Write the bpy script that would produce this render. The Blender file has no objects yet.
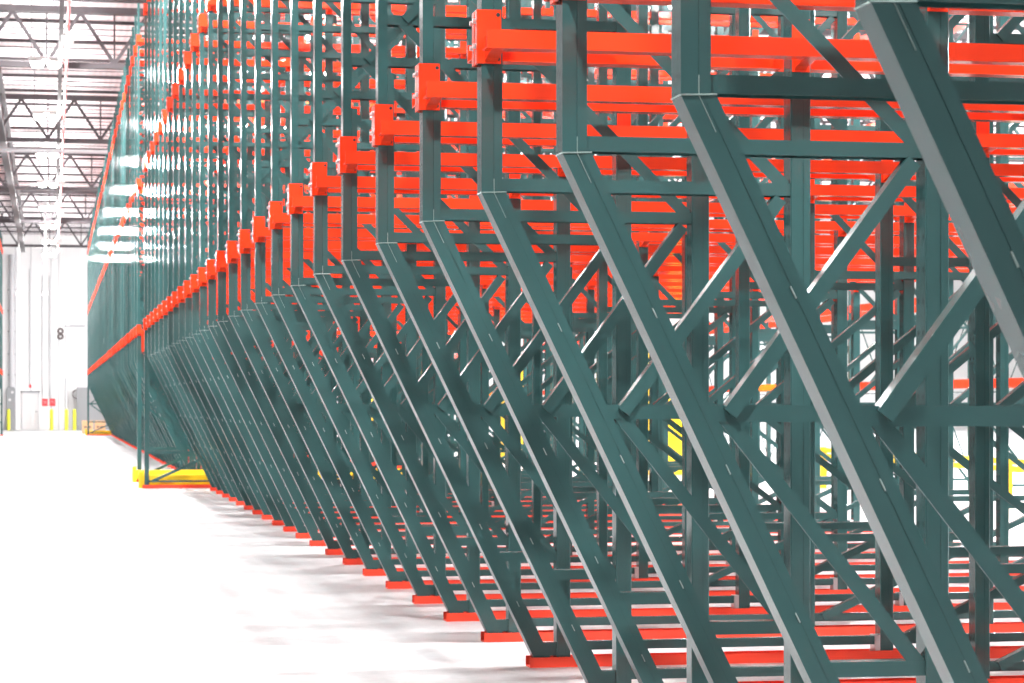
import bpy, bmesh, math, random
from mathutils import Vector, Matrix
random.seed(7)
scene = bpy.context.scene
C = scene.collection
# ------------------------------------------------------------------ camera, world, exposure
F_PX = 2418.0
YAW = math.atan(460.0 / F_PX)
cam_d = bpy.data.cameras.new('camera')
cam_d.sensor_width = 36.0
cam_d.lens = F_PX / 1024.0 * 36.0
cam_d.shift_y = 61.5 / 1024.0
cam_d.clip_end = 400
cam = bpy.data.objects.new('camera', cam_d)
cam.location = (0, 0, 1.43)
cam.rotation_euler = (math.pi / 2, 0, -YAW)
C.objects.link(cam)
scene.camera = cam
cam_d.dof.use_dof = True
cam_d.dof.focus_distance = 9.5
cam_d.dof.aperture_fstop = 11.0

world = bpy.data.worlds.new('world')
scene.world = world
world.use_nodes = True
bg = world.node_tree.nodes['Background']
bg.inputs[0].default_value = (1.0, 1.0, 1.0, 1)
bg.inputs[1].default_value = 0.36

LAMP_W = 800.0; GLOBE_W = 1150.0
scene.view_settings.view_transform = 'Standard'
scene.view_settings.look = 'None'
scene.view_settings.exposure = 0.03
scene.view_settings.gamma = 1.0
scene.view_settings.use_curve_mapping = False
scene.cycles.max_bounces = 8
scene.cycles.diffuse_bounces = 5
scene.cycles.glossy_bounces = 3
scene.cycles.sample_clamp_indirect = 6.0
scene.cycles.use_denoising = True
scene.cycles.blur_glossy = 0.6

# ------------------------------------------------------------------ materials
def principled(name, col, rough=0.4, metal=0.0, spec=0.5, coat=0.0):
    m = bpy.data.materials.new(name); m.use_nodes = True
    b = m.node_tree.nodes['Principled BSDF']
    b.inputs['Base Color'].default_value = (*col, 1)
    b.inputs['Roughness'].default_value = rough
    b.inputs['Metallic'].default_value = metal
    b.inputs['Specular IOR Level'].default_value = spec
    b.inputs['Coat Weight'].default_value = coat
    return m

def vary(m, col, amount=0.12, scale=3.0, rough=None, detail=4.0, stretch=(1, 1, 1), bump=0.0):
    nt = m.node_tree; b = nt.nodes['Principled BSDF']
    tc = nt.nodes.new('ShaderNodeTexCoord'); mp = nt.nodes.new('ShaderNodeMapping')
    mp.inputs['Scale'].default_value = stretch
    nz = nt.nodes.new('ShaderNodeTexNoise'); nz.inputs['Scale'].default_value = scale; nz.inputs['Detail'].default_value = detail
    mx = nt.nodes.new('ShaderNodeMix'); mx.data_type = 'RGBA'
    mx.inputs[6].default_value = (*[c * (1 - amount) for c in col], 1)
    mx.inputs[7].default_value = (*[min(1, c * (1 + amount)) for c in col], 1)
    nt.links.new(tc.outputs['Object'], mp.inputs['Vector']); nt.links.new(mp.outputs[0], nz.inputs['Vector'])
    nt.links.new(nz.outputs['Fac'], mx.inputs[0]); nt.links.new(mx.outputs[2], b.inputs['Base Color'])
    if bump:
        bp = nt.nodes.new('ShaderNodeBump'); bp.inputs['Strength'].default_value = bump; bp.inputs['Distance'].default_value = 0.01
        nt.links.new(nz.outputs['Fac'], bp.inputs['Height']); nt.links.new(bp.outputs[0], b.inputs['Normal'])
    return m

GREEN = (0.029, 0.080, 0.079)
M = {}
M['green'] = vary(principled('green_paint', GREEN, 0.27, spec=0.5, coat=0.05), GREEN, 0.1, 5.0)
ORANGE = (0.82, 0.046, 0.012)
M['orange'] = vary(principled('orange_paint', ORANGE, 0.13, spec=0.5), ORANGE, 0.05, 4.0)
RED = (0.90, 0.062, 0.026)
M['red'] = vary(principled('red_orange_floor_rail_paint', RED, 0.4), RED, 0.08, 4.0)
M['steel'] = principled('zinc_steel', (0.62, 0.62, 0.62), 0.35, 0.9)
M['weld'] = vary(principled('weld_metal', (0.22, 0.30, 0.28), 0.45, 0.2), (0.22, 0.30, 0.28), 0.4, 60.0)
M['dark'] = principled('dark_hole', (0.012, 0.012, 0.012), 0.7)
M['yellow'] = vary(principled('yellow_paint', (0.90, 0.62, 0.01), 0.4), (0.90, 0.62, 0.01), 0.06, 4.0)
M['yellow_green'] = principled('bollard_yellow', (0.62, 0.62, 0.03), 0.4)
M['truss'] = principled('dark_steel_joist', (0.045, 0.038, 0.042), 0.8)
M['wall'] = vary(principled('white_wall_panel', (0.60, 0.60, 0.60), 0.6), (0.60, 0.60, 0.60), 0.02, 0.6)
M['white'] = principled('white_enamel', (0.50, 0.49, 0.49), 0.4)
M['grey'] = principled('grey_enamel', (0.19, 0.197, 0.205), 0.45)
M['lightgrey'] = principled('light_grey_pipe', (0.40, 0.40, 0.415), 0.4)
M['pipe_red'] = principled('sprinkler_red', (0.55, 0.06, 0.06), 0.4)
M['sign_red'] = principled('sign_red', (0.62, 0.02, 0.03), 0.4)
M['card'] = vary(principled('cardboard', (0.42, 0.25, 0.13), 0.8), (0.42, 0.25, 0.13), 0.1, 3.0)
M['ink'] = principled('dark_ink', (0.08, 0.06, 0.06), 0.7)

# punched columns: dark holes in pairs up the two side faces
def column_material():
    m = principled('green_punched_column', GREEN, 0.10, spec=0.5, coat=0.05)
    nt = m.node_tree; b = nt.nodes['Principled BSDF']; L = nt.links
    tc = nt.nodes.new('ShaderNodeTexCoord'); sx = nt.nodes.new('ShaderNodeSeparateXYZ'); L.new(tc.outputs['Object'], sx.inputs[0])
    sn = nt.nodes.new('ShaderNodeSeparateXYZ'); L.new(tc.outputs['Normal'], sn.inputs[0])
    def mt(op, a, b_=None, c_=None):
        n = nt.nodes.new('ShaderNodeMath'); n.operation = op
        for i, v in enumerate((a, b_, c_)):
            if v is None: continue
            if isinstance(v, (int, float)): n.inputs[i].default_value = v
            else: L.new(v, n.inputs[i])
        return n.outputs[0]
    fz = mt('MULTIPLY', mt('SUBTRACT', mt('FRACT', mt('DIVIDE', sx.outputs['Z'], 0.1)), 0.5), 0.1)
    ay = mt('SUBTRACT', mt('ABSOLUTE', sx.outputs['Y']), 0.021)
    r2 = mt('ADD', mt('MULTIPLY', fz, fz), mt('MULTIPLY', ay, ay))
    hole = mt('MULTIPLY', mt('LESS_THAN', r2, 0.0088 ** 2), mt('GREATER_THAN', mt('ABSOLUTE', sn.outputs['X']), 0.7))
    nz = nt.nodes.new('ShaderNodeTexNoise'); nz.inputs['Scale'].default_value = 5.0; L.new(tc.outputs['Object'], nz.inputs['Vector'])
    mx0 = nt.nodes.new('ShaderNodeMix'); mx0.data_type = 'RGBA'
    mx0.inputs[6].default_value = (*[c * 0.9 for c in GREEN], 1); mx0.inputs[7].default_value = (*[c * 1.1 for c in GREEN], 1)
    L.new(nz.outputs['Fac'], mx0.inputs[0])
    mx = nt.nodes.new('ShaderNodeMix'); mx.data_type = 'RGBA'
    L.new(hole, mx.inputs[0]); L.new(mx0.outputs[2], mx.inputs[6]); mx.inputs[7].default_value = (0.01, 0.012, 0.012, 1)
    L.new(mx.outputs[2], b.inputs['Base Color'])
    return m
M['column'] = column_material()

def floor_material():
    m = principled('polished_concrete', (0.8, 0.8, 0.8), 0.3, spec=0.5)
    nt = m.node_tree; b = nt.nodes['Principled BSDF']; L = nt.links
    tc = nt.nodes.new('ShaderNodeTexCoord')
    def noise(scale, stretch, detail=5.0):
        mp = nt.nodes.new('ShaderNodeMapping'); mp.inputs['Scale'].default_value = stretch
        nz = nt.nodes.new('ShaderNodeTexNoise'); nz.inputs['Scale'].default_value = scale; nz.inputs['Detail'].default_value = detail
        L.new(tc.outputs['Object'], mp.inputs[0]); L.new(mp.outputs[0], nz.inputs['Vector']); return nz.outputs['Fac']
    a = noise(0.8, (0.5, 1.0, 1)); t = noise(1.2, (3.0, 0.06, 1)); g = noise(14.0, (1, 1, 1))
    def mixf(x, y, f):
        n = nt.nodes.new('ShaderNodeMix'); n.inputs[0].default_value = f; L.new(x, n.inputs[2]); L.new(y, n.inputs[3]); return n.outputs[0]
    v = mixf(mixf(a, t, 0.45), g, 0.12)
    cr = nt.nodes.new('ShaderNodeValToRGB')
    cr.color_ramp.elements[0].position = 0.36; cr.color_ramp.elements[0].color = (0.17, 0.178, 0.182, 1)
    cr.color_ramp.elements[1].position = 0.56; cr.color_ramp.elements[1].color = (0.44, 0.45, 0.455, 1)
    L.new(v, cr.inputs[0]); L.new(cr.outputs[0], b.inputs['Base Color'])
    rr = nt.nodes.new('ShaderNodeMapRange'); rr.inputs[3].default_value = 0.22; rr.inputs[4].default_value = 0.42
    L.new(t, rr.inputs[0]); L.new(rr.outputs[0], b.inputs['Roughness'])
    return m
M['floor'] = floor_material()

def ceiling_material():
    col = (0.86, 0.80, 0.815)
    m = principled('white_roof_deck', col, 0.6)
    nt = m.node_tree; b = nt.nodes['Principled BSDF']; L = nt.links
    tc = nt.nodes.new('ShaderNodeTexCoord'); w = nt.nodes.new('ShaderNodeTexWave')
    w.wave_type = 'BANDS'; w.bands_direction = 'X'; w.inputs['Scale'].default_value = 2.0
    L.new(tc.outputs['Object'], w.inputs['Vector'])
    bp = nt.nodes.new('ShaderNodeBump'); bp.inputs['Strength'].default_value = 0.3; bp.inputs['Distance'].default_value = 0.03
    L.new(w.outputs['Fac'], bp.inputs['Height']); L.new(bp.outputs[0], b.inputs['Normal'])
    return m
M['ceiling'] = ceiling_material()

def emission(name, col, s):
    m = bpy.data.materials.new(name); m.use_nodes = True; nt = m.node_tree
    nt.nodes.remove(nt.nodes['Principled BSDF'])
    e = nt.nodes.new('ShaderNodeEmission'); e.inputs[0].default_value = (*col, 1); e.inputs[1].default_value = s
    nt.links.new(e.outputs[0], nt.nodes['Material Output'].inputs[0]); return m
M['lens'] = emission('lit_lamp_lens', (1.0, 0.98, 0.95), 30.0)

# ------------------------------------------------------------------ mesh helpers
class MB:
    """collects simple shapes into one mesh"""
    def __init__(s): s.v = []; s.f = []; s.mi = []; s.mats = []
    def mat(s, m):
        if m not in s.mats: s.mats.append(m)
        s.cur = s.mats.index(m); return s
    def _add(s, vs, fs):
        o = len(s.v); s.v += [tuple(v) for v in vs]
        for f in fs: s.f.append(tuple(i + o for i in f)); s.mi.append(getattr(s, 'cur', 0))
    def box(s, x0, x1, y0, y1, z0, z1):
        s._add([(x0, y0, z0), (x1, y0, z0), (x1, y1, z0), (x0, y1, z0), (x0, y0, z1), (x1, y0, z1), (x1, y1, z1), (x0, y1, z1)],
               [(0, 3, 2, 1), (4, 5, 6, 7), (0, 1, 5, 4), (1, 2, 6, 5), (2, 3, 7, 6), (3, 0, 4, 7)]); return s
    def prism(s, pts, y0, y1):
        """xz outline (counter-clockwise seen from -y) extruded along y"""
        n = len(pts)
        vs = [(p[0], y0, p[1]) for p in pts] + [(p[0], y1, p[1]) for p in pts]
        fs = [tuple(range(n)), tuple(range(2 * n - 1, n - 1, -1))]
        fs += [(i, i + n, (i + 1) % n + n, (i + 1) % n) for i in range(n)]
        s._add(vs, fs); return s
    def sweep(s, prof, axis, a0, a1):
        """closed profile extruded along x ('x': prof in y,z) or z ('z': prof in x,y)"""
        n = len(prof)
        if axis == 'x': vs = [(a0, p[0], p[1]) for p in prof] + [(a1, p[0], p[1]) for p in prof]
        elif axis == 'z': vs = [(p[0], p[1], a0) for p in prof] + [(p[0], p[1], a1) for p in prof]
        else: vs = [(p[0], a0, p[1]) for p in prof] + [(p[0], a1, p[1]) for p in prof]
        fs = [tuple(range(n - 1, -1, -1)), tuple(range(n, 2 * n))]
        fs += [(i, (i + 1) % n, (i + 1) % n + n, i + n) for i in range(n)]
        s._add(vs, fs); return s
    def bar(s, p, q, w, d):
        """bar in the xz plane from p to q (x, z), w across in plane, d = (y0, y1), ends cut square"""
        px, pz = p; qx, qz = q; L = math.hypot(qx - px, qz - pz); nx, nz = -(qz - pz) / L * w / 2, (qx - px) / L * w / 2
        s.prism([(px - nx, pz - nz), (qx - nx, qz - nz), (qx + nx, qz + nz), (px + nx, pz + nz)], *d); return s
    def tube(s, p, q, r, n=10, r2=None):
        p = Vector(p); q = Vector(q); d = (q - p).normalized(); r2 = r if r2 is None else r2
        a = d.orthogonal().normalized(); b = d.cross(a)
        vs = [p + (a * math.cos(2 * math.pi * i / n) + b * math.sin(2 * math.pi * i / n)) * r for i in range(n)]
        vs += [q + (a * math.cos(2 * math.pi * i / n) + b * math.sin(2 * math.pi * i / n)) * r2 for i in range(n)]
        fs = [tuple(range(n - 1, -1, -1)), tuple(range(n, 2 * n))] + [(i, (i + 1) % n, (i + 1) % n + n, i + n) for i in range(n)]
        s._add(vs, fs); return s
    def mesh(s, name, *mats, fix=True):
        me = bpy.data.meshes.new(name); me.from_pydata(s.v, [], s.f)
        ms = list(mats) or [M[k] for k in s.mats]
        for m in ms: me.materials.append(m)
        if not mats:
            for p, i in zip(me.polygons, s.mi): p.material_index = i
        if fix:
            bm = bmesh.new(); bm.from_mesh(me); bmesh.ops.recalc_face_normals(bm, faces=bm.faces); bm.to_mesh(me); bm.free()
        return me

def link(name, me, parent=None, loc=(0, 0, 0), rz=0.0):
    o = bpy.data.objects.new(name, me); C.objects.link(o); o.location = loc
    if rz: o.rotation_euler = (0, 0, rz)
    if parent is not None: o.parent = parent
    return o
def tag(o, label, cat, group=None, kind=None):
    o['label'] = label; o['category'] = cat
    if group: o['group'] = group
    if kind: o['kind'] = kind
    return o
def structure(name, me, loc=(0, 0, 0)):
    o = link(name, me, None, loc); o['kind'] = 'structure'; return o
def ordinal(n):
    w = {1: 'first', 2: 'second', 3: 'third', 4: 'fourth', 5: 'fifth', 6: 'sixth', 7: 'seventh', 8: 'eighth', 9: 'ninth', 10: 'tenth',
         11: 'eleventh', 12: 'twelfth', 13: 'thirteenth', 14: 'fourteenth', 15: 'fifteenth', 16: 'sixteenth', 17: 'seventeenth',
         18: 'eighteenth', 19: 'nineteenth', 20: 'twentieth', 30: 'thirtieth', 40: 'fortieth'}
    if n in w: return w[n]
    return {2: 'twenty', 3: 'thirty', 4: 'forty'}[n // 10] + '-' + w[n % 10]

# ------------------------------------------------------------------ building shell
FLOOR_X0, FLOOR_X1, FAR_Y, DECK_Z = -14.0, 62.0, 131.0, 10.35
structure('floor', MB().box(FLOOR_X0, FLOOR_X1, -14, FAR_Y + .3, -0.25, 0).mesh('floor', M['floor']))
ceiling = structure('ceiling', MB().box(FLOOR_X0, FLOOR_X1, -14, FAR_Y + .3, DECK_Z, DECK_Z + 0.2).mesh('ceiling', M['ceiling']))
wall_far = structure('wall_far', MB().box(FLOOR_X0, FLOOR_X1, FAR_Y, FAR_Y + 0.3, 0, DECK_Z).mesh('wall_far', M['wall']))
# tilt-up panel ribs on the far wall
rib = MB().box(-.03, .03, -.02, 0, 0, 9.9).mesh('panel_joint', M['lightgrey'])
for x in (-1.9, -1.1, -.05, .35, 3.2, 8.0, 14.0, 20.0): link('panel_joint', rib, wall_far, (x, FAR_Y, 0))
# purlins under the deck
pur = MB().box(FLOOR_X0, FLOOR_X1, -.06, .06, DECK_Z - .07, DECK_Z).mesh('purlin', M['truss'])
rodm = MB().box(FLOOR_X0, FLOOR_X1, -.02, .02, DECK_Z - .02, DECK_Z).mesh('deck_seam', M['truss'])
y = 2.9
while y < FAR_Y - 1:
    link('purlin', pur, ceiling, (0, y, 0)); link('deck_seam', rodm, ceiling, (0, y + 1.25, 0)); link('deck_seam', rodm, ceiling, (0, y + 2.2, 0)); y += 3.2

# ------------------------------------------------------------------ rack pieces (local x = 0 at the aisle face of the front column)
X0 = 1.523; CW = 0.077; CD = 0.092
COLS = [0.0, 1.162, 3.0, 4.16, 6.0, 7.16]
BEND = 2.19; SL = 0.485; LEGW = 0.092
LEVELS = [2.69, 5.35, 7.97]
TOP = 8.70
UPW = 0.045; SPLICE = 3.0          # above the splice height the front column is narrower
NODES = [0.115, 0.60, 1.397, 2.22, 3.255, 4.30, 5.35, 6.40, 7.45, 8.32]
RAIL_END = 7.40
g = 0.0016
def col_profile():
    x0, x1, y0, y1 = 0, CW, -CD / 2, CD / 2; xm = CW * 0.62
    return [(x0 + .004, y0), (xm - g, y0), (xm - g, y0 + .002), (xm + g, y0 + .002), (xm + g, y0), (x1 - .004, y0), (x1, y0 + .004),
            (x1, y1 - .004), (x1 - .004, y1), (xm + g, y1), (xm + g, y1 - .002), (xm - g, y1 - .002), (xm - g, y1), (x0 + .004, y1), (x0, y1 - .004), (x0, y0 + .004)]
def column_shape(mb, x, z0, z1):
    return mb.sweep([(p[0] + x, p[1]) for p in col_profile()], 'z', z0, z1)
def legx(z): return SL * (BEND - z)            # aisle edge of the slanted leg at height z
def leg_shape(mb):
    zb, zt = 0.012, BEND
    xm = LEGW * .6
    for a, b, yd in ((0, xm - g, 0), (xm - g, xm + g, .002), (xm + g, LEGW, 0)):
        mb.prism([(legx(zb) + a, zb), (legx(zb) + b, zb), (legx(zt) + b, zt), (legx(zt) + a, zt)], -CD / 2 + yd, CD / 2 - yd)
    return mb
def brace_shape(mb, xa, xb, z, h=0.045, yd=0.038):
    t = .004; a, b = z - h / 2, z + h / 2
    return mb.sweep([(-yd, a), (-yd, b), (yd, b), (yd, a), (yd - t, a), (yd - t, b - t), (-yd + t, b - t), (-yd + t, a)], 'x', xa, xb)
def diag_list(slanted, base):
    """(p, q) in the x-z plane for one upright pair starting at column x = base"""
    xl, xr = base + CW, base + 1.162
    out = []
    for i in range(len(NODES) - 1):
        za, zb = NODES[i], NODES[i + 1]
        left_low = (i % 2 == 0)
        if slanted and i == 0: continue
        if left_low:
            z1 = za + .0; l = (legx(za) + LEGW if slanted and za < BEND else xl)
            out.append(((l + .05, z1), (xr - .04, zb - .035)))
        else:
            l = (legx(zb) + LEGW if slanted and zb < BEND else xl)
            out.append(((l + .04, zb - .012), (xr - .02, za + .012)))
    return out
def horiz_list(slanted, base):
    xl, xr = base + CW, base + 1.162
    out = []
    for i, z in enumerate(NODES):
        l = legx(z) + LEGW * .8 if slanted and z < BEND else (base + UPW if base == 0 and z > SPLICE else xl)
        out.append((l, xr, z, 0.052 if i == 2 else 0.03 if i == 0 else 0.047))
    return out
def rail_shape(mb, side, z):
    """load rail on one side of the frame: upright face with a bottom flange towards the frame"""
    y = side * 0.205; t = 0.005 * side
    prof = [(y, z + .066), (y, z), (y - side * .085, z), (y - side * .085, z + .006), (y - t - side * .001, z + .006), (y - t - side * .001, z + .066)]
    return mb.sweep(prof, 'x', -0.008, RAIL_END)
def bracket_shape(mb, x, side, z, front):
    """plate bolted to the column with an arm out to the load rail"""
    y = side * CD / 2; o = side * .006
    za, zb = z - .035, z + .16
    mb.box(x - (.012 if front else -.004), x + CW - .006, min(y, y + o), max(y, y + o), za, zb)
    if front: mb.box(x - .018, x - .010, min(side * .008, y + o), max(side * .008, y + o), za, zb)
    # tapered arm, side view in y-z
    ys = [y + o, side * .118]; n = 5
    zl = [z - .028, z - .004]
    vs = []
    x0a, x1a = x + .012, x + .058
    for xx in (x0a, x1a):
        vs += [(xx, ys[0], z + .062), (xx, ys[0], zl[0]), (xx, ys[0] + side * .03, z - .018), (xx, side * .2, z), (xx, side * .2, z + .05)]
    mb._add(vs, [(0, 1, 2, 3, 4), (9, 8, 7, 6, 5)] + [(i, i + 5, (i + 1) % 5 + 5, (i + 1) % 5) for i in range(5)])
    return mb
def floor_rail_shape(mb, x0):
    t = .005
    prof = [(-.062, 0), (.062, 0), (.062, .055), (.062 - t, .055), (.062 - t, t), (-.062 + t, t), (-.062 + t, .055), (-.062, .055)]
    return mb.sweep(prof, 'x', x0, 7.45)

# shared part meshes
ME = {}
ME['column'] = column_shape(MB(), 0, 0.006, TOP).mesh('column', M['column'])
ME['column_short'] = MB().box(0, UPW, -CD / 2, CD / 2, 0, TOP - BEND).mesh('column_above_bend', M['column'])
ME['column_tall'] = MB().box(0, UPW, -CD / 2, CD / 2, 0.006, TOP).mesh('column_tall', M['column'])
ME['stiffener'] = MB().box(UPW + .001, CW, -CD / 2, CD / 2, BEND, SPLICE).mesh('column_stiffener', M['green'])
ME['stiffener_tall'] = MB().box(UPW + .001, CW, -CD / 2, CD / 2, .006, SPLICE).mesh('column_stiffener', M['green'])
ME['leg'] = leg_shape(MB()).mesh('slanted_leg', M['green'])
w = MB().mat('weld')
w.tube((0.0, -CD / 2 - .001, BEND), (LEGW, -CD / 2 - .001, BEND + .003), .0022, 6)
w.tube((0.0, -CD / 2, BEND), (0, CD / 2, BEND), .002, 6)
w.tube((LEGW * .5, -CD / 2 - .001, BEND + .05), (LEGW * .5, -CD / 2 - .001, BEND), .0012, 5)
w.tube((LEGW * .5, -CD / 2 - .001, BEND), (LEGW * .5 + legx(BEND - .09), -CD / 2 - .001, BEND - .09), .0012, 5)
for z in (1.72, 1.24, .78, .36):
    w.tube((legx(z) + LEGW * .58, -CD / 2 - .001, z), (legx(z - .03) + LEGW * .58, -CD / 2 - .001, z - .03), .0022, 6)
ME['weld'] = w.mesh('weld_seam')
ME['floor_rail'] = floor_rail_shape(MB(), legx(0.0) - .05).mesh('floor_rail', M['red'])
ME['floor_rail_long'] = floor_rail_shape(MB(), -.03).mesh('floor_rail', M['red'])
ME['tie'] = MB().box(1.162 + CW, 7.16, -.03, .03, .088, .135).mesh('floor_tie', M['green'])
ME['gusset'] = MB().box(legx(.09) + .05, 1.165, -.03, .03, .06, .13).mesh('leg_gusset', M['green'])
for lv, z in enumerate(LEVELS):
    for s in (-1, 1):
        ME['rail', lv, s] = rail_shape(MB(), s, z).mesh('load_rail', M['orange'])
for s in (-1, 1):
    for fr in (0, 1):
        ME['bracket', s, fr] = bracket_shape(MB(), 0, s, 0, fr).mesh('rail_bracket', M['orange'])
    y = s * CD / 2 + s * .006
    b = MB().mat('dark')
    b.tube((.06, y, .142), (.06, y + s * .001, .142), .008, 8); b.tube((.06, y, -.018), (.06, y + s * .001, -.018), .008, 8)
    b.mat('steel')
    b.tube((-.018, s * .03, .12), (-.03, s * .03, .12), .009, 6); b.tube((-.018, s * .03, .03), (-.03, s * .03, .03), .009, 6)
    ME['bolt', s] = b.mesh('bolt')
ME['clip'] = MB().box(-.03, 0, -.045, .045, .006, .14).box(-.07, 0, -.04, .04, .006, .016).tube((-.035, 0, .016), (-.035, 0, .04), .012, 6).mesh('base_clip', M['steel'])
hkey = {}
def brace_mesh(L, h):
    k = (round(L, 3), h)
    if k not in hkey: hkey[k] = brace_shape(MB(), 0, L, 0, h).mesh('brace', M['green'])
    return hkey[k]
dkey = {}
def diag_mesh(p, q):
    k = (round(q[0] - p[0], 3), round(q[1] - p[1], 3))
    dx, dz = q[0] - p[0], q[1] - p[1]
    if k not in dkey:
        if dz > 0: mb = MB().bar((0, 0), (dx, dz), .048, (-.055, .0))
        else:                                  # open channel: face plate with a flange along its upper edge
            L = math.hypot(dx, dz); ox, oz = -dz / L * .021, dx / L * .021
            mb = MB().bar((0, 0), (dx, dz), .048, (-.036, -.031)).bar((ox, oz), (dx + ox, dz + oz), .006, (-.031, .03))
        dkey[k] = mb.mesh('diagonal_brace', M['green'])
    return dkey[k]

def build_frame(name, loc, slanted, label, group, rz=0):
    root = link(name, None, None, loc, rz); root.empty_display_size = .2
    tag(root, label, 'rack frame', group)
    if slanted:
        link('column', ME['column_short'], root, (0, 0, BEND)); link('column_stiffener', ME['stiffener'], root)
        leg = link('slanted_leg', ME['leg'], root); link('weld_seam', ME['weld'], leg)['kind'] = 'stuff'
        link('leg_gusset', ME['gusset'], root); link('floor_rail', ME['floor_rail'], root)
    else:
        link('column', ME['column_tall'], root); link('column_stiffener', ME['stiffener_tall'], root); link('floor_rail', ME['floor_rail_long'], root)
    link('floor_tie', ME['tie'], root)
    for i, x in enumerate(COLS):
        if i:
            c = link('column', ME['column'], root, (x, 0, 0)); (link('base_clip', ME['clip'], c) if i > 1 else None)
        for lv, z in enumerate(LEVELS):
            for s in (-1, 1):
                b = link('rail_bracket', ME['bracket', s, int(i == 0)], root, (x, 0, z))
                if i == 0 and lv < 2: link('bolt', ME['bolt', s], b)['kind'] = 'stuff'
    for k, base in enumerate(COLS[::2]):
        sl = slanted and k == 0
        for xa, xb, z, h in horiz_list(sl, base):
            if k == 0 and z < .2 and slanted: continue
            link('brace', brace_mesh(xb - xa, h), root, (xa, 0, z))
        for p, q in diag_list(sl, base):
            link('diagonal_brace', diag_mesh(p, q), root, (p[0], 0, p[1]))
    for lv in range(3):
        for s in (-1, 1): link('load_rail', ME['rail', lv, s], root)
    return root

def far_frame_mesh(slanted, deep=True):
    mb = MB().mat('column')
    cols = COLS if deep else COLS[:2]
    for i, x in enumerate(cols):
        z0 = BEND if (i == 0 and slanted) else 0.006
        if i == 0: mb.box(x, x + UPW, -CD / 2, CD / 2, z0, TOP).box(x + UPW, x + CW, -CD / 2, CD / 2, z0, SPLICE)
        else: mb.box(x, x + CW, -CD / 2, CD / 2, z0, TOP)
    if slanted: mb.prism([(legx(.01), .01), (legx(.01) + LEGW, .01), (LEGW, BEND), (0, BEND)], -CD / 2, CD / 2)
    for k, base in enumerate(cols[::2]):
        sl = slanted and k == 0
        for xa, xb, z, h in horiz_list(sl, base): brace_shape(mb, xa, xb, z, h)
        for p, q in diag_list(sl, base): mb.bar(p, q, .048, (-.04, .02))
    mb.mat('orange')
    for lv, z in enumerate(LEVELS):
        for s in (-1, 1):
            rail_shape(mb, s, z)
            for i, x in enumerate(cols): bracket_shape(mb, x, s, z, i == 0)
    mb.mat('red'); floor_rail_shape(mb, legx(0) - .05 if slanted else -.03)
    return mb.mesh('rack_frame')

# ------------------------------------------------------------------ the near rack block
PITCH = 1.408; Y1 = 5.825
def fy(n): return Y1 + (n - 1) * PITCH
END_N = 26
for n in range(0, END_N):
    build_frame('rack_frame', (X0, fy(n), 0), True,
                '%s slant-legged green rack frame from the right edge, with orange rails' % ordinal(n + 1), 'slant-legged frames of the near rack block')
build_frame('rack_frame', (X0, fy(END_N), 0), False, 'straight-legged green end frame of the near rack block beside yellow guard rail', 'straight-legged end frames')

# second block beyond the gap
Y2 = 44.5; N2 = 46
fs, ft = far_frame_mesh(True), far_frame_mesh(False)
for k in range(N2):
    ends = k in (0, N2 - 1)
    o = link('rack_frame', ft if ends else fs, None, (X0 + (0 if ends else random.uniform(-.012, .012)), Y2 + k * PITCH, 0))
    if k == 0: tag(o, 'straight-legged green end frame of far block, just past the gap', 'rack frame', 'straight-legged end frames')
    elif ends: tag(o, 'straight-legged green end frame nearest the white far wall, right of aisle', 'rack frame', 'straight-legged end frames')
    else: tag(o, '%s slant-legged frame of the far rack block, counted from the gap' % ordinal(k), 'rack frame', 'slant-legged frames of the far rack block')
Y2E = Y2 + (N2 - 1) * PITCH
# rack row on the left of the aisle: only its far end shows at the picture's left edge
for k in range(14):
    o = link('rack_frame', ft if k == 0 else fs, None, (-2.12, Y2E - k * PITCH, 0), math.pi)
    tag(o, 'straight-legged green end frame at the far left of the aisle' if k == 0 else '%s green rack frame from the far end, left side of aisle' % ordinal(k + 1), 'rack frame', 'frames of the rack left of the aisle')

# yellow end guards
def guard(loc, label, flip=1, long=6.4):
    r = link('end_guard', None, None, loc); tag(r, label, 'guard rail', 'yellow rack end guards')
    link('guard_rail', MB().box(-.02, long, -.045, .045, .05, .215).box(-.02, long, -.055, .055, .12, .145).mesh('guard_rail', M['yellow']), r)
    link('end_cap', MB().box(-.09, -.02, -.085, .085, 0, .27).box(-.08, -.02, -.07, .07, .27, .28).mesh('end_cap', M['yellow']), r)
    for x in (1.0, 3.2, 5.6): link('post', MB().box(x, x + .1, -.04, .04, 0, .05).mesh('post', M['yellow']), r)
guard((X0, fy(END_N) + .16, 0), 'yellow floor guard rail along the end of the near rack block')
guard((X0, Y2 - .16, 0), 'yellow guard at the start of the far rack block past the gap')
guard((X0, Y2E + .16, 0), 'small yellow guard at the far end of the right rack by the boxes')

# ------------------------------------------------------------------ rack row across the next aisle on the right
def selective_bay():
    mb = MB().mat('green')
    for x in (0, 1.05):
        mb.box(x, x + .08, -.04, .04, 0, 8.3)
    for z in (.2, 1.4, 2.6, 3.8, 5.0, 6.2, 7.4): mb.box(.08, 1.05, -.02, .02, z, z + .04)
    for i, z in enumerate((.2, 1.4, 2.6, 3.8, 5.0, 6.2)):
        a, b = ((.08, z), (1.05, z + 1.2)) if i % 2 else ((1.05, z), (.08, z + 1.2))
        mb.bar(a, b, .035, (-.02, .02))
    return mb.mesh('upright')
su = selective_bay()
BAY = 2.75
sb = MB().box(0, .05, .04, BAY - .045, 0, .12).mesh('beam', M['orange'])
rod = MB().tube((1.1, .04, .3), (1.1, BAY - .07, 2.9), .012, 5).tube((1.1, .04, 2.9), (1.1, BAY - .07, .3), .012, 5).tube((1.1, .04, 1.6), (1.1, BAY - .07, 1.6), .012, 5).mesh('rod', M['green'])
RX = 13.2
NB = 27
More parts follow.
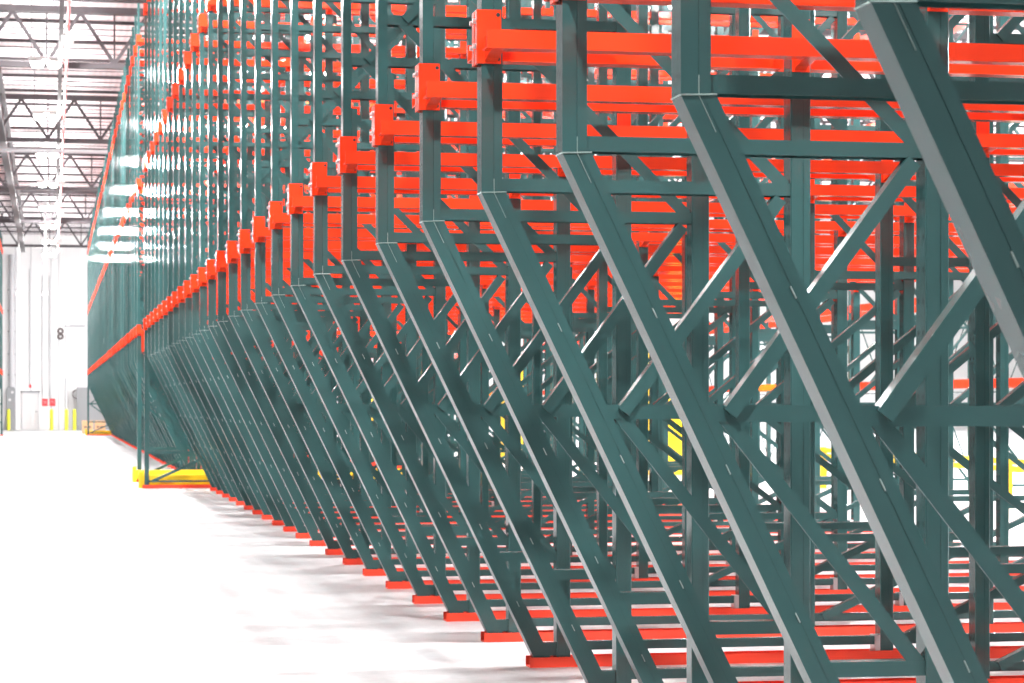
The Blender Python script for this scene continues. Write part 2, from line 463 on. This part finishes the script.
for k in range(NB):
    y = 28.0 + k * BAY
    r = link('pallet_rack_bay', None, None, (RX, y, 0))
    tag(r, '%s bay of the pallet rack across the right-hand aisle, counted from the near end' % ordinal(k + 1), 'rack bay', 'pallet rack bays seen through the near rack')
    link('upright', su, r)
    for z in (1.66, 2.95, 4.4, 5.9, 7.4):
        link('beam', sb, r, (0, 0, z)); link('beam', sb, r, (1.08, 0, z))
    link('brace_rod', rod, r)
gr = link('guard_rail', None, None, (RX - .45, 27.0, 0)); tag(gr, 'long yellow guard rail in front of the pallet rack across the aisle', 'guard rail')
for z in (.50, .60): link('rail', MB().box(-.03, .03, 0, 12.0, z, z + .078).mesh('rail', M['yellow']), gr)
for k in range(4): link('post', MB().box(-.05, .05, k * 4.0 - .05, k * 4.0 + .05, 0, .69).mesh('post', M['yellow']), gr)
# building columns with yellow guards, on the truss lines
TRUSS_Y = [38.5 + 15.6 * k for k in range(6)]
for k, y in enumerate((47.0, 62.6, 78.2, 93.8)):
    r = link('building_column', None, None, (12.1, y, 0))
    tag(r, 'white building column in a yellow guard, %s from the near end beyond the rack' % ordinal(k + 1), 'column', 'building columns beyond the near rack')
    link('shaft', MB().box(-.15, .15, -.15, .15, 0, 8.75).mesh('shaft', M['white']), r)
    link('guard', MB().box(-.45, .45, -.45, -.16, 0, 2.5).box(-.45, .45, .16, .45, 0, 2.5).box(-.45, -.16, -.16, .16, 0, 2.5).box(.16, .45, -.16, .16, 0, 2.5).mesh('guard', M['yellow']), r)

# ------------------------------------------------------------------ roof trusses
PAN = 1.47; TZ0, TZ1 = 8.86, 10.08
TXA, NPAN = -8.2, 36
dme = MB().bar((0, TZ1 - .05), (PAN / 2, TZ0 + .05), .075, (-.04, .04)).mesh('web_diagonal', M['truss'])
ume = MB().bar((0, TZ0 + .05), (PAN / 2, TZ1 - .05), .075, (-.04, .04)).mesh('web_diagonal', M['truss'])
vme = MB().box(-.02, .02, -.02, .02, TZ0, TZ1).mesh('web_post', M['truss'])
tch = MB().box(0, NPAN * PAN, -.10, .10, TZ1 - .07, TZ1 + .07).mesh('top_chord', M['truss'])
bch = MB().box(0, NPAN * PAN, -.10, .10, TZ0 - .06, TZ0 + .06).mesh('bottom_chord', M['truss'])
for k, y in enumerate([TRUSS_Y[0] - 15.6] + TRUSS_Y):
    r = link('roof_truss', None, None, (TXA, y, 0))
    tag(r, 'dark steel roof truss with diagonal webs, %s across the ceiling from the near end' % ordinal(k + 1), 'truss', 'roof trusses')
    link('top_chord', tch, r); link('bottom_chord', bch, r)
    for i in range(NPAN):
        link('web_diagonal', dme, r, (i * PAN, 0, 0)); link('web_diagonal', ume, r, (i * PAN + PAN / 2, 0, 0)); link('web_post', vme, r, (i * PAN + PAN / 2, 0, 0))
    for i in range(0, NPAN): # column stubs to the deck
        if i % 8 == 4: link('stub', MB().box(-.06, .06, -.06, .06, TZ1, DECK_Z).mesh('stub', M['truss']), r, (i * PAN, 0, 0))
# pipes along the aisle
p = link('sprinkler_pipe', MB().tube((.30, 20, 8.66), (.30, 117, 8.66), .035, 12).mesh('sprinkler_pipe', M['pipe_red']))
tag(p, 'thin red sprinkler pipe running along the aisle under the roof trusses', 'pipe')
p = link('steel_beam', MB().box(.13, .22, 20, 118, 8.62, 8.70).box(.165, .195, 20, 118, 8.70, 8.78).mesh('steel_beam', M['truss']))
tag(p, 'narrow dark steel beam beside the red sprinkler pipe', 'beam')
p = link('roof_girder', None, None, (-1.35, 20, 0)); tag(p, 'dark roof girder running along the aisle left of the lamps', 'girder')
for z in (8.7, 9.8): link('chord', MB().box(-.1, .1, 0, 98, z - .06, z + .06).mesh('chord', M['truss']), p)
gd = MB().tube((0, 0, 8.7), (0, 1.5, 9.8), .03, 6).mesh('web_diagonal', M['truss']); gu = MB().tube((0, 1.5, 9.8), (0, 3.0, 8.7), .03, 6).mesh('web_diagonal', M['truss'])
for k in range(32): link('web_diagonal', gd, p, (0, k * 3.0, 0)); link('web_diagonal', gu, p, (0, k * 3.0, 0))
p = link('cross_pipe', MB().tube((-8, 69.0, 8.5), (40, 69.0, 8.5), .06, 12).mesh('cross_pipe', M['lightgrey']))
tag(p, 'pale pipe crossing the aisle under the second visible roof truss', 'pipe')
# small white junction boxes on the pipe
for k, y in enumerate((48.0, 79.5, 92.0, 108.0)):
    r = link('junction_box', MB().box(-.12, .12, -.1, .1, 8.46, 8.60).box(-.03, .03, -.03, .03, 8.60, 8.624).mesh('junction_box', M['white']), None, (.30, y, 0))
    tag(r, 'small white box under the red sprinkler pipe, %s from the near end' % ordinal(k + 1), 'junction box', 'white boxes under the sprinkler pipe')

# ------------------------------------------------------------------ high-bay lamps
LZ = 8.60
lh = MB().box(-.36, .36, -.12, .12, .05, .11)
for s in (-.17, .17): lh.tube((s, 0, .0), (s, 0, .07), .15, 16, .09)
lh = lh.mesh('housing', M['white'])
ll = MB().tube((0, 0, -.11), (0, 0, .0), .10, 16, .15).mesh('lens', M['lens'])
lr = MB().tube((-.3, 0, .11), (-.3, 0, DECK_Z - LZ), .008, 6).tube((.3, 0, .11), (.3, 0, DECK_Z - LZ), .008, 6).mesh('hanger', M['truss'])
lrs = MB().tube((-.3, 0, .11), (-.3, 0, DECK_Z - LZ - .75), .008, 6).tube((.3, 0, .11), (.3, 0, DECK_Z - LZ - .75), .008, 6).mesh('hanger', M['truss'])
rows = ((-.13, 'over the main aisle'), (5.3, 'added unseen above the rack to light its inside'), (10.9, 'over the next aisle on the right'), (21.0, 'over the second aisle beyond the near rack'), (31.5, 'added over the third aisle to brighten the far wall'), (42.0, 'added over the farthest aisle to brighten the far wall'))  # rack-top row and last two rows are unseen additions that brighten rack and wall
for x, where in rows:
    ys = [118.7 - 9.55 * k for k in range(13)]  # lamp nearest the far wall is an extra, added to brighten that wall
    for k, y in enumerate(ys):
        r = link('high_bay_lamp', None, None, (x, y, LZ if x != 5.3 else LZ + .75))
        tag(r, 'twin high-bay lamp %s, %s from far wall' % (where, ordinal(k + 1)), 'lamp', 'high-bay lamps')
        link('housing', lh, r); link('hanger', lr if x != 5.3 else lrs, r)
        for s in (-.17, .17): link('lens', ll, r, (s, 0, 0))
        ld = bpy.data.lights.get('lamp_light') or bpy.data.lights.new('lamp_light', 'AREA')
        ld.shape = 'RECTANGLE'; ld.size = .6; ld.size_y = .25; ld.energy = LAMP_W; ld.color = (1.0, .99, .985)
        lo = bpy.data.objects.new('lamp_light', ld); C.objects.link(lo); lo.parent = r; lo.location = (0, 0, -.12)
        gl = bpy.data.lights.get('lamp_globe_light') or bpy.data.lights.new('lamp_globe_light', 'POINT')
        gl.shadow_soft_size = .13; gl.energy = GLOBE_W; gl.color = (1.0, .99, .985)
        lo = bpy.data.objects.new('lamp_globe_light', gl); C.objects.link(lo); lo.parent = r; lo.location = (0, 0, -.22)

# ------------------------------------------------------------------ far wall fittings
WY = FAR_Y
def wx(px): # metres along the far wall, scaled from a measured offset
    return (px - 52) * 0.0528
def wz(py): return 1.43 - (py - 400.5) * 0.0494
d = link('door_1', None, None, (wx(30.5), WY, 0)); d['kind'] = 'structure'
link('door_frame', MB().box(-.46, -.40, -.06, 0, 0, 2.0).box(.40, .46, -.06, 0, 0, 2.0).box(-.46, .46, -.06, 0, 1.93, 2.0).mesh('door_frame', M['lightgrey']), d)
link('door_leaf', MB().box(-.40, .40, -.04, 0, .01, 1.93).mesh('door_leaf', M['white']), d)
link('door_header', MB().box(-.5, .5, -.09, 0, 2.0, 2.07).mesh('door_header', M['grey']), d)
link('door_handle', MB().box(.28, .36, -.09, -.04, .95, 1.0).mesh('door_handle', M['grey']), d)
r = link('alarm_light', MB().box(-.06, .06, -.06, 0, 2.25, 2.36).tube((0, -.05, 2.36), (0, -.05, 2.42), .05, 8).mesh('alarm_light', M['sign_red']), None, (wx(30.5), WY, 0)); tag(r, 'tiny red alarm light on the wall above the white door', 'alarm light')
r = link('electrical_cabinet', None, None, (wx(11.5), WY, 0)); tag(r, 'tall grey electrical cabinet with two round white discs, left of the white door', 'cabinet')
link('body', MB().box(-.23, .23, -.3, 0, 0, 2.15).mesh('body', M['grey']), r)
link('top_hood', MB().sweep([(-.23, 2.15), (.23, 2.15), (.16, 2.28), (-.16, 2.28)], 'y', -.3, 0).mesh('top_hood', M['grey']), r)
for x, z in ((.08, 2.0), (-.06, 1.6)): link('disc', MB().tube((x, -.3, z), (x, -.32, z), .07, 12).mesh('disc', M['white']), r)
r = link('downpipe', None, None, (wx(12.5), WY - .26, 0)); tag(r, 'thick pale downpipe on the far wall above the grey cabinet', 'pipe')
link('pipe', MB().tube((0, 0, 2.28), (0, 0, 9.3), .15, 14).mesh('pipe', M['lightgrey']), r)
for z in (2.9, 4.0, 5.2, 6.3, 7.4): link('clamp', MB().box(-.22, .22, -.03, .16, z, z + .05).mesh('clamp', M['grey']), r)
for k, (px, z0, z1) in enumerate(((42.5, 1.7, 8.2), (49.5, 1.7, 8.2), (30, 2.4, 8.6))):
    r = link('conduit', MB().tube((0, 0, z0), (0, 0, z1), .03, 8).mesh('conduit', M['lightgrey']), None, (wx(px), WY - .05, 0))
    tag(r, ('thin conduit rising from the left red sign', 'thin conduit rising from the right red sign', 'thin conduit rising above the white door')[k], 'conduit', 'conduits on the far wall')
for k, px in enumerate((45.0, 52.5)):
    r = link('wall_sign', None, None, (wx(px), WY - .02, 0)); tag(r, ('left', 'right')[k] + ' one of two square red signs on the far wall', 'sign', 'red wall signs')
    link('board', MB().box(-.15, .15, -.03, 0, 1.27, 1.66).mesh('board', M['sign_red']), r)
    link('print', MB().box(-.10, .10, -.034, -.03, 1.50, 1.53).box(-.10, .10, -.034, -.03, 1.42, 1.44).mesh('print', principled('pale_print', (.75, .3, .3), .5)), r)
for k, (px, dy) in enumerate(((9.5, 1.2), (51.5, 1.2), (66, 2.2), (74, 1.2))):
    r = link('bollard', None, None, (wx(px), WY - dy, 0))
    tag(r, ('yellow bollard in front of the grey electrical cabinet', 'yellow bollard below the two red signs', 'yellow bollard under the thin grey pole', 'yellow bollard left of the large grey panel')[k], 'bollard', 'yellow bollards by the far wall')
    link('post', MB().tube((0, 0, 0), (0, 0, 1.05), .09, 14).mesh('post', M['yellow_green']), r)
    link('cap', MB().tube((0, 0, 1.05), (0, 0, 1.11), .09, 14, .04).mesh('cap', M['yellow_green']), r)
r = link('signal_pole', None, None, (wx(66) - .02, WY - 1.6, 0)); tag(r, 'thin grey pole with an arm and dark round reel, behind a bollard', 'pole')
link('pole', MB().tube((0, 0, 0), (0, 0, 2.7), .07, 10).tube((0, 0, 2.7), (0, 0, 5.9), .03, 8).mesh('pole', M['lightgrey']), r)
link('arm', MB().box(-.1, .2, -.03, .03, 5.45, 5.5).box(.2, 1.0, -.04, .04, 5.44, 5.53).mesh('arm', M['grey']), r)
reel = bpy.data.meshes.new('reel'); bm = bmesh.new()
for cz in (5.22, 4.93):
    m0 = Matrix.Translation((-.28, 0, cz)) @ Matrix.Rotation(math.pi / 2, 4, 'X')
    N, K = 16, 6
    ring = [[bm.verts.new(m0 @ Vector(((.12 + .06 * math.cos(2 * math.pi * j / K)) * math.cos(2 * math.pi * i / N), (.12 + .06 * math.cos(2 * math.pi * j / K)) * math.sin(2 * math.pi * i / N), .06 * math.sin(2 * math.pi * j / K)))) for j in range(K)] for i in range(N)]
    for i in range(N):
        for j in range(K): bm.faces.new((ring[i][j], ring[(i + 1) % N][j], ring[(i + 1) % N][(j + 1) % K], ring[i][(j + 1) % K]))
bm.to_mesh(reel); bm.free(); reel.materials.append(M['ink']); link('reel', reel, r)
r = link('equipment_panel', None, None, (wx(76.5), WY - .5, 0)); tag(r, 'large plain grey equipment panel at the end of the right rack', 'panel')
link('body', MB().box(0, 2.2, -.25, .25, 0, 2.25).mesh('body', M['grey']), r)
link('lid', MB().box(-.02, 2.22, -.27, .27, 2.25, 2.29).mesh('lid', M['lightgrey']), r)
hs = MB()
for i in range(8):
    a, b = math.pi * (.5 + i / 8), math.pi * (.5 + (i + 1) / 8)
    hs.tube((-.02 + .2 * math.cos(a), -.2, 1.9 + .22 * math.sin(a)), (-.02 + .2 * math.cos(b), -.2, 1.9 + .22 * math.sin(b)), .035, 6)
link('hose', hs.mesh('hose', M['ink']), r)
for k, (x, y, sx) in enumerate(((1.62, 114.0, .5), (2.2, 114.3, .48))):
    r = link('cardboard_box', None, None, (x, y, 0)); tag(r, ('cardboard box', 'second cardboard box, to the right,')[k] + ' on the floor behind the small yellow guard', 'box', 'cardboard boxes at the rack end')
    link('body', MB().box(-sx / 2, sx / 2, -.25, .25, 0, .6).mesh('body', M['card']), r)
    link('print', MB().box(-.16, -.04, -.254, -.25, .28, .36).box(0, .16, -.254, -.25, .28, .36).mesh('print', M['ink']), r)
    link('flap', MB().box(-sx / 2, sx / 2, -.25, -.005, .6, .61).box(-sx / 2, sx / 2, .005, .25, .6, .61).mesh('flap', M['card']), r)
# white pendants hanging at the far end
for k, (px, y, z0, z1) in enumerate(((20.5, 112, 6.3, DECK_Z), (45.5, 110, 6.2, DECK_Z))):
    r = link('pendant', None, None, ((px - 52) * .0470, y, 0)); tag(r, ('left', 'right')[k] + ' white hanging pendant on a thin drop rod near the far wall', 'pendant', 'white pendants near the far wall')
    link('rod', MB().tube((0, 0, z0 + .2), (0, 0, z1), .03, 8).mesh('rod', M['white']), r)
    link('box', MB().box(-.12, .12, -.1, .1, z0, z0 + .2).mesh('box', M['white']), r)
